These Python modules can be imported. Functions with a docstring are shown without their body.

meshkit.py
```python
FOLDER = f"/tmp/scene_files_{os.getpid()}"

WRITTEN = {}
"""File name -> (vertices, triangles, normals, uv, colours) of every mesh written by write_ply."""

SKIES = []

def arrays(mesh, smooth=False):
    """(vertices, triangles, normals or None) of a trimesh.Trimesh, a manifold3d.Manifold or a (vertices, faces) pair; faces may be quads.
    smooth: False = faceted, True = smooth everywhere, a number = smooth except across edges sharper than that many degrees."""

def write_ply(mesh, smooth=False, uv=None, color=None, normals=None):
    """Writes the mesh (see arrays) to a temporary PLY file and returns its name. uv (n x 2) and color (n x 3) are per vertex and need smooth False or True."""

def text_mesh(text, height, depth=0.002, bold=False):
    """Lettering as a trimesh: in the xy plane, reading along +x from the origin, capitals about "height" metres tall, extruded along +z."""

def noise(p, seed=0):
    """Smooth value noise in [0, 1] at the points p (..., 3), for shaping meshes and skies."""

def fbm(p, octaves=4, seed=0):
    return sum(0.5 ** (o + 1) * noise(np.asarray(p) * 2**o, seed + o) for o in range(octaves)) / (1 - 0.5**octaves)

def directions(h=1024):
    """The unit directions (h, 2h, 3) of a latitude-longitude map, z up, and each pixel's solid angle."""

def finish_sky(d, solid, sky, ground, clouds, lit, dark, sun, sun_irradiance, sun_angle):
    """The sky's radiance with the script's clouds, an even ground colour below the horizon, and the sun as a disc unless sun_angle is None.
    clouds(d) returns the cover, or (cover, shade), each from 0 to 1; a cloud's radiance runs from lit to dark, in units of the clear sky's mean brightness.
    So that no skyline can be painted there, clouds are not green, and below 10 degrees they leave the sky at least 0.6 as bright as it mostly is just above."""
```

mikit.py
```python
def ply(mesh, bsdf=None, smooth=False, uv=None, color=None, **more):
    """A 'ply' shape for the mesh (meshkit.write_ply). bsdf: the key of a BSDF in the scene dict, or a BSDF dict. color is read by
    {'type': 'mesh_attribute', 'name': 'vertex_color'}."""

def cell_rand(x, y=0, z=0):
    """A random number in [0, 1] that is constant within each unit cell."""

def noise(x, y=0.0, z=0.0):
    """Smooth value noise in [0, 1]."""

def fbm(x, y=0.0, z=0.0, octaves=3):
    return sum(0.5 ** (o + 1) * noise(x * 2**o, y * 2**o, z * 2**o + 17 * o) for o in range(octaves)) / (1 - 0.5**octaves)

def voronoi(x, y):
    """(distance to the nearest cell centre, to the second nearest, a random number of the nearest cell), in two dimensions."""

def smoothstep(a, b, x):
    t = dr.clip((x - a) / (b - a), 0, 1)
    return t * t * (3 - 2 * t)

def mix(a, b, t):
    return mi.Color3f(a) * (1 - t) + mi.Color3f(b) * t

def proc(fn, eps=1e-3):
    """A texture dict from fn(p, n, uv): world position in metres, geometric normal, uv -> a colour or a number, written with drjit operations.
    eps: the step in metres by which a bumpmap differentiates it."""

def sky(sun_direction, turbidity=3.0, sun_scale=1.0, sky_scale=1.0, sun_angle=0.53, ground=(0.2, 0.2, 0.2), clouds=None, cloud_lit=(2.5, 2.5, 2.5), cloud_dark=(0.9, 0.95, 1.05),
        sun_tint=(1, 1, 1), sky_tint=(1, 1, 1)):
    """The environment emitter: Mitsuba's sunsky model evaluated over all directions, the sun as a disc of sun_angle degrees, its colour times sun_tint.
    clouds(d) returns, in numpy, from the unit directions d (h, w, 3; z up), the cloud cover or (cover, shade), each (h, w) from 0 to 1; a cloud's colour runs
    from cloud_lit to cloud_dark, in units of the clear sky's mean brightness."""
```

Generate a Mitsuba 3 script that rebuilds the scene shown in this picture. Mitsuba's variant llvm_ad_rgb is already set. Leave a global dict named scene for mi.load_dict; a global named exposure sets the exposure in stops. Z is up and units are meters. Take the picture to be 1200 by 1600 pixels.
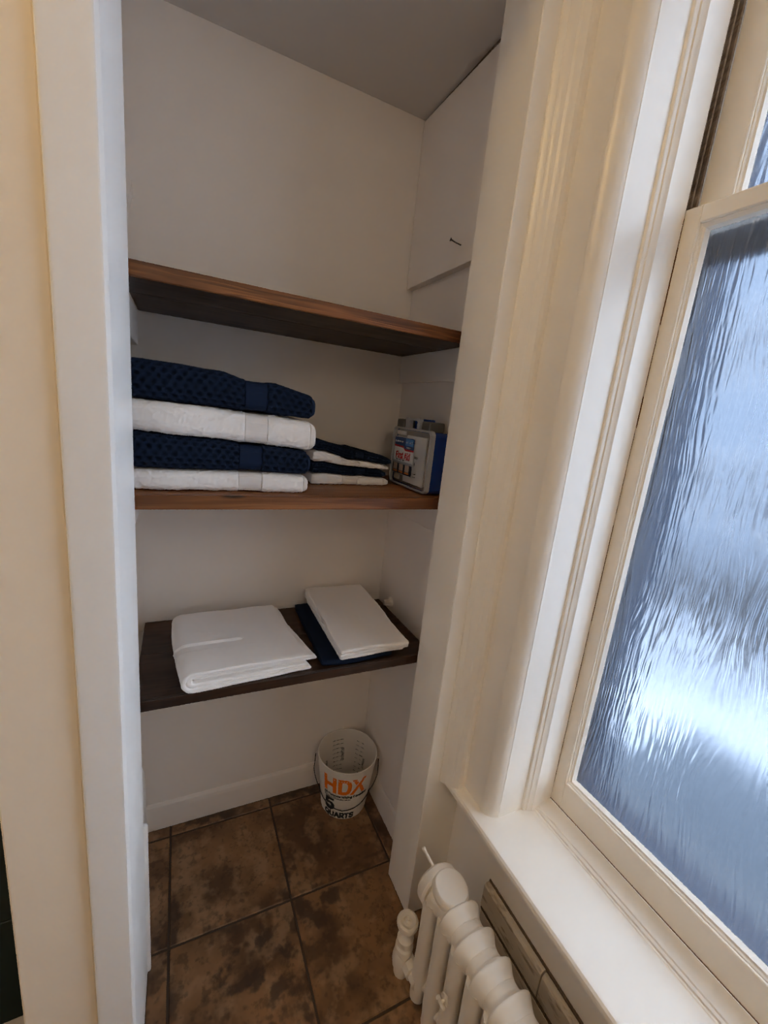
import math, random
import numpy as np, trimesh, manifold3d as m3, shapely.geometry as sg
import mitsuba as mi, drjit as dr
import mikit, meshkit
from mikit import ply, proc, noise, fbm, voronoi, smoothstep, mix, cell_rand

T = mi.ScalarTransform4f
scene, labels = {}, {}
rng = np.random.default_rng(7)
random.seed(7)

# ------------------------------------------------------------------ camera, sky, lamps, exposure
scene['camera'] = {'type': 'perspective', 'fov': 84.13, 'fov_axis': 'x', 'near_clip': 0.02, 'far_clip': 500,
                   'to_world': T().look_at(origin=[0, 0, 1.5], target=[0.4340, 0.8733, 1.5 - 0.2213], up=[0.0032, 0.2442, 0.9697])}
exposure = 1.38
def cloud_cover(d):
    n = meshkit.fbm(d * [3, 3, 6], 4, 3)
    return np.ones(d.shape[:2]), np.clip(0.5 + 1.2 * (n - 0.5), 0, 1)
scene['sky'] = mikit.sky([0.6, -0.3, 0.5], turbidity=5, sun_scale=0.0, sky_scale=10.5, ground=(0.55, 0.58, 0.62), clouds=cloud_cover,
                         cloud_lit=(0.90, 1.05, 1.27), cloud_dark=(0.70, 0.84, 1.04))
LAMP = dict(at=(-0.55, 0.52, 2.655), r=0.075, power=(25.0, 16.6, 6.6))
LAMP2 = dict(at=(0.05, -1.30, 2.30), r=0.15, power=(3.1, 2.75, 2.3))

# ------------------------------------------------------------------ helpers
def add(key, mesh, bsdf, smooth=False, label=None, cat=None, group=None, kind=None, **more):
    base, i = key, 0
    while key in scene:
        i += 1; key = f'{base}_{i:03d}'
    scene[key] = mesh if isinstance(mesh, dict) else ply(mesh, bsdf, smooth, **more)
    tag(key, label, cat, group, kind)
    return key
def tag(key, label=None, cat=None, group=None, kind=None):
    d = {k: v for k, v in dict(label=label, category=cat, group=group, kind=kind).items() if v}
    if d: labels[key] = d
    return key
def struct(key, mesh, bsdf, smooth=False, label=None):
    return add(key, mesh, bsdf, smooth, label, kind='structure')
def cat(*ms): return trimesh.util.concatenate([m for m in ms])
def box(x0, x1, y0, y1, z0, z1, c=0.0):
    """A box, its edges chamfered by c."""
    if c <= 0:
        b = trimesh.creation.box((x1-x0, y1-y0, z1-z0)); b.apply_translation(((x0+x1)/2, (y0+y1)/2, (z0+z1)/2)); return b
    h = np.array([(x1-x0)/2, (y1-y0)/2, (z1-z0)/2]); c = min(c, .45*h.min()*2)
    pts = []
    for s in np.ndindex(2, 2, 2):
        s = np.array(s)*2-1
        for a in range(3):
            q = h - c; q[a] = h[a]; pts.append(s*q)
    m = trimesh.convex.convex_hull(np.array(pts)); m.apply_translation(((x0+x1)/2, (y0+y1)/2, (z0+z1)/2)); return m
def rbox(x0, x1, y0, y1, z0, z1, r, n=12):
    """A box with rounded edges: hull of eight spheres."""
    ss = [m3.Manifold.sphere(r, n).translate([(x0+r, x1-r)[i], (y0+r, y1-r)[j], (z0+r, z1-r)[k]]) for i, j, k in np.ndindex(2, 2, 2)]
    return tm(m3.Manifold.batch_hull(ss))
def tm(man):
    m = man.to_mesh(); return trimesh.Trimesh(np.array(m.vert_properties[:, :3]), np.array(m.tri_verts), process=False)
def prism_z(pts, z0, z1):
    m = trimesh.creation.extrude_polygon(sg.Polygon(pts), z1-z0, engine='earcut'); m.apply_translation((0, 0, z0)); return m
def prism_y(pts_xz, y0, y1):
    m = trimesh.creation.extrude_polygon(sg.Polygon(pts_xz), y1-y0, engine='earcut')
    v = m.vertices; m = trimesh.Trimesh(np.c_[v[:, 0], y1 - v[:, 2], v[:, 1]], m.faces, process=False); return m
def prism_x(pts_yz, x0, x1):
    m = trimesh.creation.extrude_polygon(sg.Polygon(pts_yz), x1-x0, engine='earcut')
    v = m.vertices; m = trimesh.Trimesh(np.c_[x0 + v[:, 2], v[:, 0], v[:, 1]], m.faces, process=False); m.fix_normals(); return m
def lathe(profile, center=(0, 0, 0), axis='z', n=32):
    m = trimesh.creation.revolve(np.array(profile, float), sections=n)
    v = m.vertices
    if axis == 'y': m = trimesh.Trimesh(np.c_[v[:, 0], v[:, 2], -v[:, 1]], m.faces, process=False)
    if axis == 'x': m = trimesh.Trimesh(np.c_[v[:, 2], v[:, 1], -v[:, 0]], m.faces, process=False)
    m.fix_normals(); m.apply_translation(center); return m
def tube(points, r, n=10, closed_ends=True):
    p = np.asarray(points, float); t = np.gradient(p, axis=0); t /= np.linalg.norm(t, axis=1, keepdims=True)+1e-12
    a = np.cross(t[0], [0, 0, 1.0]);  a = a if np.linalg.norm(a) > .1 else np.cross(t[0], [1.0, 0, 0]); a /= np.linalg.norm(a)
    V = []
    r = np.broadcast_to(r, (len(p),))
    for i in range(len(p)):
        a = a - t[i]*(a@t[i]); a /= np.linalg.norm(a); b = np.cross(t[i], a)
        th = np.arange(n)*2*np.pi/n
        V.append(p[i] + r[i]*(np.cos(th)[:, None]*a + np.sin(th)[:, None]*b))
    V = np.vstack(V + [p[:1], p[-1:]]); F = []
    for i in range(len(p)-1):
        for j in range(n):
            q = [i*n+j, i*n+(j+1) % n, (i+1)*n+(j+1) % n, (i+1)*n+j]; F += [[q[0], q[1], q[2]], [q[0], q[2], q[3]]]
    L = len(p)*n
    for j in range(n):
        F.append([L, (j+1) % n, j]); F.append([L+1, (len(p)-1)*n+j, (len(p)-1)*n+(j+1) % n])
    m = trimesh.Trimesh(V, np.array(F), process=False); m.fix_normals(); return m

# ------------------------------------------------------------------ materials
def mat(key, d): scene[key] = d; return key
def two(d): return {'type': 'twosided', 'b': d}
def rgb(*c): return {'type': 'rgb', 'value': list(c)}
def prin(color, rough=.5, **k):
    return two({'type': 'principled', 'base_color': color if isinstance(color, dict) else rgb(*color), 'roughness': rough, **k})
def bumped(d, fn, scale, eps=1e-3):
    return two({'type': 'bumpmap', 'tex': proc(fn, eps), 'scale': scale, 'b': d['b']})

def brush(p, n, uv):            # brush-marked old paint
    return 0.45*fbm(p.x*60, p.y*60, p.z*28, 2) + 0.55*noise(p.x*15, p.y*15, p.z*8)
def lumpy(p, n, uv):            # plaster under many coats
    return 0.75*noise(p.x*16, p.y*16, p.z*16) + 0.25*fbm(p.x*70, p.y*70, p.z*70, 2)
mat('paint_trim', bumped(prin((.82, .775, .70), .34, specular=.5), brush, .0005))
mat('paint_trim_board', bumped(prin((.83, .82, .795), .38, specular=.45), brush, .0006))
mat('paint_plaster', bumped(prin((.775, .715, .650), .75, specular=.25), lumpy, .0016))
mat('paint_room', prin((.80, .76, .70), .7, specular=.3))
mat('paint_cream', prin((.84, .745, .61), .7, specular=.3))
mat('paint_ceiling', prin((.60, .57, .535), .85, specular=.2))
mat('radiator_paint', bumped(prin((.74, .685, .60), .33, specular=.5), brush, .0022))
def old_paint(p, n, uv):
    k = smoothstep(.52, .70, fbm(p.x*40, p.y*26, p.z*60, 4))
    return mix((.56, .50, .42), (.30, .24, .17), k*.8)
mat('old_paint', prin(proc(old_paint), .6))
mat('crack', prin((.10, .07, .045), .9))
mat('rust_line', prin((.16, .075, .03), .9))

def tile_color(p, n, uv):
    c = cell_rand(dr.floor((p.x+.03)/.343), dr.floor((p.y-.646)/.343), 3.0)
    a = fbm(p.x*9+c*50, p.y*9, 1.3, 5); b = fbm(p.x*26+c*70, p.y*26, 7.7, 4); d = fbm(p.x*75, p.y*75, c*9, 3)
    col = mix((.098, .052, .026), (.235, .124, .057), smoothstep(.32, .68, a))
    col = mix(col, (.33, .205, .112), smoothstep(.46, .70, b)*.62)
    e = fbm(p.x*24+c*30, p.y*24, 21.0, 5); g = fbm(p.x*7+c*9, p.y*7, 4.0, 2)
    col = mix(col, (.040, .027, .020), smoothstep(.47, .66, e)*smoothstep(.30, .58, g)*.80)
    return mix(col, (.050, .032, .022), smoothstep(.50, .74, d)*.50)
mat('tile', prin(proc(tile_color), .38, specular=.4))
mat('grout', prin((.055, .037, .024), .95))
mat('green_tile', prin((.016, .030, .030), .25))

def wood(light, dark, knots=1.0, ax=0):
    def fn(p, n, uv):
        x, y = p.x, p.y + p.z*1.7
        w = fbm(x*3.5, y*30, 0.3, 4); g = noise(x*9 + w*2, y*170 + w*14, 3.1); big = noise(x*1.6, y*9 + w*3, 9.2)
        k = smoothstep(.28, .76, .24*g + .46*w + .36*big)
        c = mix(light, dark, k)
        kx, ky, kr = voronoi(x*4.2, y*11)
        kn = (1-smoothstep(.05, .15, kx))*dr.select(kr > .72, 1.0, 0.0)*knots
        return mix(c, (.018, .010, .006), kn*.85)
    return proc(fn)
mat('wood_mid', prin(wood((.310, .130, .047), (.120, .045, .017)), .42, specular=.4))
mat('wood_dark', prin(wood((.058, .025, .011), (.017, .008, .0045)), .45, specular=.4))
mat('wood_edge', prin(wood((.40, .155, .046), (.085, .030, .010), .8), .45, specular=.35))
mat('sash_wood', prin(wood((.33, .27, .21), (.12, .09, .065), 0), .8))

mat('towel_white', prin((.84, .82, .80), .95, sheen=.6, specular=.1))
mat('towel_band', prin((.745, .715, .69), .8, sheen=.3, specular=.15))
mat('towel_navy', prin((.0095, .0165, .036), .95, sheen=.15, specular=.05))
mat('towel_navy_band', prin((.0100, .0190, .045), .8, sheen=.15, specular=.08))
mat('glass_rain', {'type': 'roughdielectric', 'distribution': 'ggx', 'alpha': .035, 'int_ior': 1.5, 'ext_ior': 1.0})
mat('glass_clear', {'type': 'thindielectric', 'int_ior': 1.45})
mat('plastic_clear', two({'type': 'principled', 'base_color': rgb(.36, .36, .365), 'roughness': .25, 'specular': .5}))
mat('plastic_blue', prin((.010, .040, .205), .35, specular=.5))
mat('plastic_grey', prin((.085, .085, .080), .4))
mat('paper_white', prin((.78, .76, .73), .8))
mat('print_blue', prin((.012, .045, .17), .4))
mat('print_light_blue', prin((.05, .22, .55), .4))
mat('print_navy', prin((.010, .016, .040), .4))
mat('print_red', prin((.48, .012, .020), .4))
mat('print_orange', prin((.62, .20, .04), .4))
mat('print_white', prin((.82, .82, .82), .4))
mat('print_grey', prin((.34, .35, .38), .5))
mat('print_tan', prin((.50, .38, .30), .5))
mat('print_black', prin((.015, .017, .020), .5))
mat('kit_inside', prin((.20, .19, .185), .6))
mat('bucket_plastic', two({'type': 'principled', 'base_color': rgb(.74, .69, .62), 'roughness': .42, 'specular': .45}))
mat('bucket_orange', prin((.75, .17, .015), .45))
mat('bucket_stain', prin((.30, .145, .055), .7))
mat('black_wire', prin((.012, .012, .013), .35, metallic=.3))
mat('iron', prin((.06, .055, .05), .5, metallic=.6))
mat('slate_paint', prin((.040, .060, .100), .8))
mat('storm_paint', prin((.030, .040, .060), .6))
mat('roof_grey', prin((.100, .125, .155), .85))
mat('snow', prin((.50, .55, .62), .95, specular=.1))
mat('siding', prin((.21, .25, .305), .8))
mat('bark', prin((.075, .070, .068), .9))

# ------------------------------------------------------------------ the setting
YB, XR, XL = 1.383, .706, -.118        # closet: back wall, right wall, left wall
ZC = 2.39
struct('wall_back', box(-.30, 1.26, YB, 1.47, -.02, 2.55), 'paint_plaster')
struct('wall_right', box(XR, 1.26, .945, YB, -.02, 2.55), 'paint_plaster')
struct('wall_left', box(-.30, XL, .945, YB, -.02, 2.55), 'paint_plaster')
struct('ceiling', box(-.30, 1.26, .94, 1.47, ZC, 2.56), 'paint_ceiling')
# upper board panel on the right wall, with the worn gap under the ceiling
pan = [(.955, 1.911), (YB-.002, 1.911), (YB-.002, 2.384), (1.28, 2.383), (1.12, 2.379), (.955, 2.376)]
add('wall_right__panel', cat(prism_x(pan, .683, XR)), 'paint_plaster', label='upper painted board above the shelf')
add('wall_right__gap', prism_x([(1.33, 2.3885), (1.30, 2.3840), (1.12, 2.3795), (.96, 2.378), (.96, 2.3885)], .686, .695), 'crack')
add('wall_left__panel', cat(prism_y([(XL, 1.905), (XL+.004, 1.91), (XL+.0175, 1.972), (XL+.015, 1.99), (XL+.004, 2.05), (XL, 2.055)], 1.33, YB)), 'paint_plaster')
# shelf cleats (fixed to the walls)
add('wall_right__cleat', box(.690, XR, .955, YB, 1.612, 1.700, .002), 'paint_plaster')
add('wall_right__cleat', box(.690, XR, .955, YB, 1.172, 1.256, .002), 'paint_plaster')
add('wall_right__cleat', box(.690, XR, .955, YB, .690, .772, .002), 'paint_plaster')
add('wall_left__cleat', box(XL, -.0975, .955, YB, 1.612, 1.700, .002), 'paint_plaster')
add('wall_left__cleat', box(XL, -.0975, .955, YB, 1.172, 1.256, .002), 'paint_plaster')
add('wall_left__cleat', box(XL, -.0975, .955, YB, .690, .772, .002), 'paint_plaster')
# baseboards
bb = [(0, 0), (-.011, 0), (-.011, .080), (-.009, .094), (-.004, .102), (0, .104)]
struct('baseboard_back', prism_x([(YB+a, b) for a, b in bb], XL, XR), 'paint_plaster')
struct('baseboard_right', prism_y([(XR+a*.75, b) for a, b in bb], .951, YB-.011), 'paint_plaster')
struct('baseboard_left', cat(prism_y([(XL-a*1.2, b*2.7) for a, b in bb], .951, YB-.011), ), 'paint_trim_board')
# floor: grout bed and tiles
struct('floor', box(-1.65, 1.0, -1.75, YB+.02, -.06, -.0035), 'grout')
P, G = .343, .0065
tile_cache = {}
regions = [(XL, XR, .951, YB-.011), (-.078, .632, .69, .951), (-1.6, .755, -1.7, .69), (-.078, .755, .69, .818)]
def tile_rect(rx0, rx1, ry0, ry1):
    out = []
    for i in range(-6, 4):
        for j in range(-8, 4):
            a = (-.030+i*P+G/2, -.030+(i+1)*P-G/2, .646+j*P+G/2, .646+(j+1)*P-G/2)
            b = sg.box(a[0], a[2], a[1], a[3]).intersection(floor_poly)
            out.append(b)
    return out
from shapely.ops import unary_union
floor_poly = unary_union([sg.box(a, c, b, d) for a, b, c, d in regions]).buffer(0)
for b in tile_rect(0, 0, 0, 0):
    if b.is_empty or b.area < 2e-4: continue
    for g in getattr(b, 'geoms', [b]):
        if g.area < 2e-4: continue
        inner = g.buffer(-.0018, join_style=2)
        if inner.is_empty: continue
        m = cat(trimesh.creation.extrude_polygon(g, .0062, engine='earcut'))
        m.apply_translation((0, 0, -.0080))
        try:
            top = m3.Manifold.batch_hull([]) if False else None
        except Exception: top = None
        t2 = trimesh.creation.extrude_polygon(inner if inner.geom_type == 'Polygon' else inner.geoms[0], .008, engine='earcut'); t2.apply_translation((0, 0, -.008))
        if len(g.exterior.coords) <= 5:
            t2 = trimesh.convex.convex_hull(np.vstack([m.vertices, t2.vertices]))
        else:
            t2 = cat(m, t2)
        add('floor__tile', t2, 'tile')

# left casing board with its deep reveal, and the stub of wall beside it
def vboard(x0, x1, y0, y1, z0, z1, c=.003): return box(x0, x1, y0, y1, z0, z1, c)
lb = [(-.141, .951), (-.141, .6955), (-.1395, .692), (-.136, .691), (-.0875, .691), (-.0845, .6918), (-.0832, .6945), (-.0818, .6962), (-.0802, .700), (-.0792, .9505)]
struct('trim_1', prism_z(lb, 0, 2.60), 'paint_trim_board', 22)
add('trim_1__plinth', rbox(-.112, -.0708, .9515, .966, -.0015, .478, .006), 'paint_trim_board', 30)
struct('wall_front', cat(box(-.249, -.141, .7005, .951, -.02, 2.76, .003), box(-.249, 1.26, .711, .951, 2.44, 2.80), box(-.249, 1.26, .93, .951, 2.40, 2.80)), 'paint_cream')
# right jamb board
struct('trim_2', box(.632, .762, .818, .951, 0, 2.44, .0022), 'paint_trim')
# window wall below and beside the window
SY1, SY0 = .66, -.34
struct('wall_window', cat(box(.755, 1.00, -1.75, .82, -.02, .455), box(.782, 1.00, .662, .82, .40, 2.80), box(.782, 1.00, -1.75, SY0-.002, .40, 2.80), box(.782, 1.00, SY0-.01, .67, 2.62, 2.80)), 'paint_room')
struct('wall_outside', cat(box(1.00, 1.26, .70, 1.47, -3, 3.6), box(1.00, 1.26, -2.2, SY0-.04, -3, 3.6), box(1.00, 1.26, SY0-.1, .75, 2.68, 3.6), box(1.00, 1.26, SY0-.1, .75, -3, .40)), 'slate_paint')
# room behind the camera
struct('wall_rear', box(-1.75, 1.0, -1.80, -1.70, -.02, 2.80), 'paint_room')
struct('wall_far_left', box(-1.75, -1.60, -1.75, 1.05, -.02, 2.80), 'paint_room')
struct('ceiling_001', box(-1.75, 1.26, -1.80, .80, 2.72, 2.84), 'paint_room')
struct('wall_corner', cat(box(-1.70, -.245, .951, 1.05, -.02, 2.80)), 'paint_room')
for i in range(-8, 1):
    for j in range(5):
        x1 = -.2505 + (i)*.30; x0 = x1-.297
        if x1 <= -1.6: continue
        add('wall_corner__tile', box(max(x0, -1.6), x1, .940, .951, .045+j*.30, .045+j*.30+.297, .002), 'green_tile')

# ------------------------------------------------------------------ window
WZ0, WZ1 = .495, 2.56
cas = [(.676, .819), (.6755, .812), (.679, .806), (.683, .802), (.684, .797), (.688, .790), (.694, .786), (.697, .780), (.703, .776), (.707, .770), (.716, .768), (.724, .771), (.731, .771),
       (.731, .699), (.7285, .697), (.7275, .692), (.729, .686), (.733, .678), (.741, .669), (.750, .664), (.757, .6615), (.766, .660), (.790, .660), (.790, .819)]
struct('window_1', prism_z(cas, WZ0-.002, WZ1), 'paint_trim', 28, 'painted window casing with rounded mouldings, beside the closet opening')
# liner and stops
add('window_1__jamb_liner', box(.760, 1.00, .660, .676, WZ0-.01, WZ1), 'paint_trim')
add('window_1__jamb_liner', box(.760, 1.00, SY0-.016, SY0, WZ0-.01, WZ1), 'paint_trim')
add('window_1__head_liner', box(.760, 1.00, SY0-.016, .676, WZ1-.02, WZ1+.06), 'paint_trim')
stop = [(.838, .6605), (.8395, .6545), (.842, .6530), (.848, .6522), (.8495, .6495), (.858, .6465), (.862, .6435), (.866, .643), (.9355, .650), (.9355, .6605)]
add('window_1__stop', prism_z(stop, WZ0+.0, WZ1), 'paint_trim', 28)
add('window_1__stop', prism_z([(x, SY0+.660-y) for x, y in stop][::-1], WZ0, WZ1), 'paint_trim', 28)
# upper-sash track: bare weathered wood grooves
trk = [(.940, .661), (.940, .656), (.9445, .656), (.9445, .659), (.952, .659), (.952, .653), (.957, .653), (.957, .660), (.966, .660), (.966, .651), (.972, .651), (.972, .661)]
add('window_1__track', prism_z(trk, WZ0+.02, WZ1), 'sash_wood', label='bare weathered wooden sash track')
# sill (stool) with rounded nose, apron and stepped stop at the back
nose = [(.6975, .4730), (.6935, .4780), (.6925, .484), (.6945, .490), (.699, .4938), (.7060, .495), (.8700, .495), (.872, .4965), (.876, .4965), (.8775, .500), (.8840, .5015), (.886, .5045), (.892, .5055), (.935, .5065), (.935, .455), (.760, .455), (.757, .4715)]
add('window_1__sill', prism_y(nose, SY0-.10, .8175), 'paint_trim', 28, label='wide white window sill with a rounded front edge')
def sash(key, x0, x1, y0, y1, z0, z1, sw, rt, rb):
    """Frame of a sash: two stiles, two rails, putty bevels; returns its key."""
    add(key, cat(box(x0, x1, y1-sw, y1, z0, z1, .0018), box(x0, x1, y0, y0+sw, z0, z1, .0018)), 'paint_trim')
    add(key+'__rail', cat(box(x0, x1, y0+sw, y1-sw, z0, z0+rb, .0018)), 'paint_trim')
    add(key+'__rail', cat(box(x0, x1, y0+sw, y1-sw, z1-rt, z1, .0018)), 'paint_trim')
    gx = x0+.027; ya, yb, za, zb = y0+sw, y1-sw, z0+rb, z1-rt
    b = .011
    bev = cat(prism_z([(x0+.006, yb+.001), (x0+.006, yb-.002), (x0+.010, yb-.004), (x0+.012, yb-.008), (gx, yb-b), (gx, yb+.001)], za, zb),
              prism_z([(x0+.006, ya-.001), (x0+.006, ya+.002), (x0+.012, ya+.008), (gx, ya+b), (gx, ya-.001)][::-1], za, zb),
              prism_y([(x0+.006, za-.001), (x0+.006, za+.002), (x0+.010, za+.004), (x0+.012, za+.008), (gx, za+b), (gx, za-.001)], ya, yb),
              prism_y([(x0+.006, zb+.001), (x0+.006, zb-.002), (x0+.012, zb-.008), (gx, zb-b), (gx, zb+.001)][::-1], ya, yb))
    add(key+'__glazing_bead', bev, 'paint_trim')
    return gx, ya, yb, za, zb
def rain_pane(key, gx, ya, yb, za, zb, seed):
    """A sheet of rain glass: its inner face carries running vertical ridges."""
    ny, nz = int((yb-ya)/.0010), int((zb-za)/.006)
    y, z = np.meshgrid(np.linspace(ya, yb, ny), np.linspace(za, zb, nz), indexing='ij')
    wob = (meshkit.noise(np.stack([y*20, z*5, 0*y], -1), seed)-.5)*.030 + (meshkit.noise(np.stack([y*90, z*22, 0*y], -1), seed+5)-.5)*.0035
    a = meshkit.noise(np.stack([(y+wob)*270, z*17, 0*y+3], -1), seed+1)
    b = meshkit.noise(np.stack([(y+wob)*520, z*32, 0*y+7], -1), seed+2)
    big = meshkit.noise(np.stack([(y+wob)*45, z*3, 0*y+7], -1), seed+3)
    h = .00115*a + .00045*b + .0007*big
    n = ny*nz
    V = np.vstack([np.stack([gx-.0005-h, y, z], -1).reshape(-1, 3), np.stack([gx+.004+0*y, y, z], -1).reshape(-1, 3)])
    i, j = np.meshgrid(np.arange(ny-1), np.arange(nz-1), indexing='ij'); q = (i*nz+j).ravel()
    f = np.vstack([np.c_[q, q+1, q+nz+1], np.c_[q, q+nz+1, q+nz]])
    F = [f, f[:, ::-1]+n]
    e = np.concatenate([np.arange(nz), nz-1+np.arange(1, ny)*nz, (ny-1)*nz+np.arange(nz-2, -1, -1), np.arange(ny-2, 0, -1)*nz])
    e2 = np.roll(e, -1)
    F += [np.c_[e, e2+n, e2], np.c_[e, e+n, e2+n]]
    m = trimesh.Trimesh(V, np.vstack(F), process=False)
    if m.volume < 0: m.invert()
    add(key, m, 'glass_rain', 40, label='rain glass pane with fine vertical ridges')
LX = .9375
g = sash('window_1__lower_sash', LX, LX+.036, SY0+.006, .6535, .5060, 1.970, .036, .033, .0815)
rain_pane('window_1__lower_sash__pane', *g, 11)
for a, b, w in ((.56, 1.02, .0010), (1.05, 1.30, .0016), (1.33, 1.52, .0010), (1.53, 1.60, .0026), (1.62, 1.74, .0014), (1.75, 1.90, .0026), (1.90, 1.955, .0014)):
    add('window_1__lower_sash__gap', box(.9368, .9378, .6512-w, .6512, a, b), 'rust_line')
add('window_1__sill__gap', box(.9362, .9378, SY0, .655, .5060, .5082), 'rust_line')
g = sash('window_1__upper_sash', .975, 1.008, SY0+.006, .652, 1.935, 2.52, .062, .045, .033)
rain_pane('window_1__upper_sash__pane', *g, 23)
# storm window outside
sx = 1.045
add('window_1__storm_frame', cat(box(sx, sx+.03, SY0+.0, .70, 1.895, 1.955), box(sx, sx+.03, .655, .70, .40, 2.68), box(sx, sx+.03, SY0-.04, SY0+.02, .40, 2.68)), 'storm_paint')
# wall below the sill: old board with a cap
struct('baseboard_window', cat(box(.738, .756, -1.0, .640, 0, .222, .003)), 'old_paint')
add('baseboard_window__cap', cat(prism_y([(.756, .312), (.742, .310), (.736, .302), (.736, .236), (.742, .228), (.756, .228)], .437, .640)), 'old_paint')
add('baseboard_window__cap', cat(prism_y([(.756, .308), (.744, .306), (.738, .298), (.738, .234), (.744, .228), (.756, .228)], -1.0, .4345)), 'old_paint')
add('baseboard_window__gap', cat(box(.7385, .7555, -1.0, .640, .221, .229), box(.750, .7555, -1.0, .640, .309, .3155)), 'crack')

# ------------------------------------------------------------------ outside
struct('snow_ground', box(1.26, 60, -40, 50, -3.2, -3.0), 'snow', label='snow covered yard')
struct('porch_roof', box(1.26, 2.22, -3, .95, .05, .20), 'roof_grey')
k = 'neighbour_house'
add(k+'__wall', box(13, 20, -1.0, 24, -3, 9.5), 'siding')
tag(k, 'grey sided house across the snowy yard, seen through the ribbed window', 'house')
for i in range(32): add(k+'__siding_board', box(12.96, 13.0, -1.0, 24, -2.9+i*.38, -2.55+i*.38, .01), 'siding')
add(k+'__roof', prism_y([(12.4, 9.4), (16.5, 12.1), (20.6, 9.4)], -1.5, 24.5), 'snow')
for y0, z0 in [(y, z) for y in (1.2, 4.0, 6.8, 9.6, 14.0, 18.0) for z in (-.4, 3.2, 6.6)]:
    f = add(k+'__window', box(12.90, 12.98, y0, y0+1.3, z0, z0+1.9), 'print_white'); add(f+'__pane', box(12.885, 12.90, y0+.1, y0+1.2, z0+.1, z0+1.8), 'storm_paint')
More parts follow.
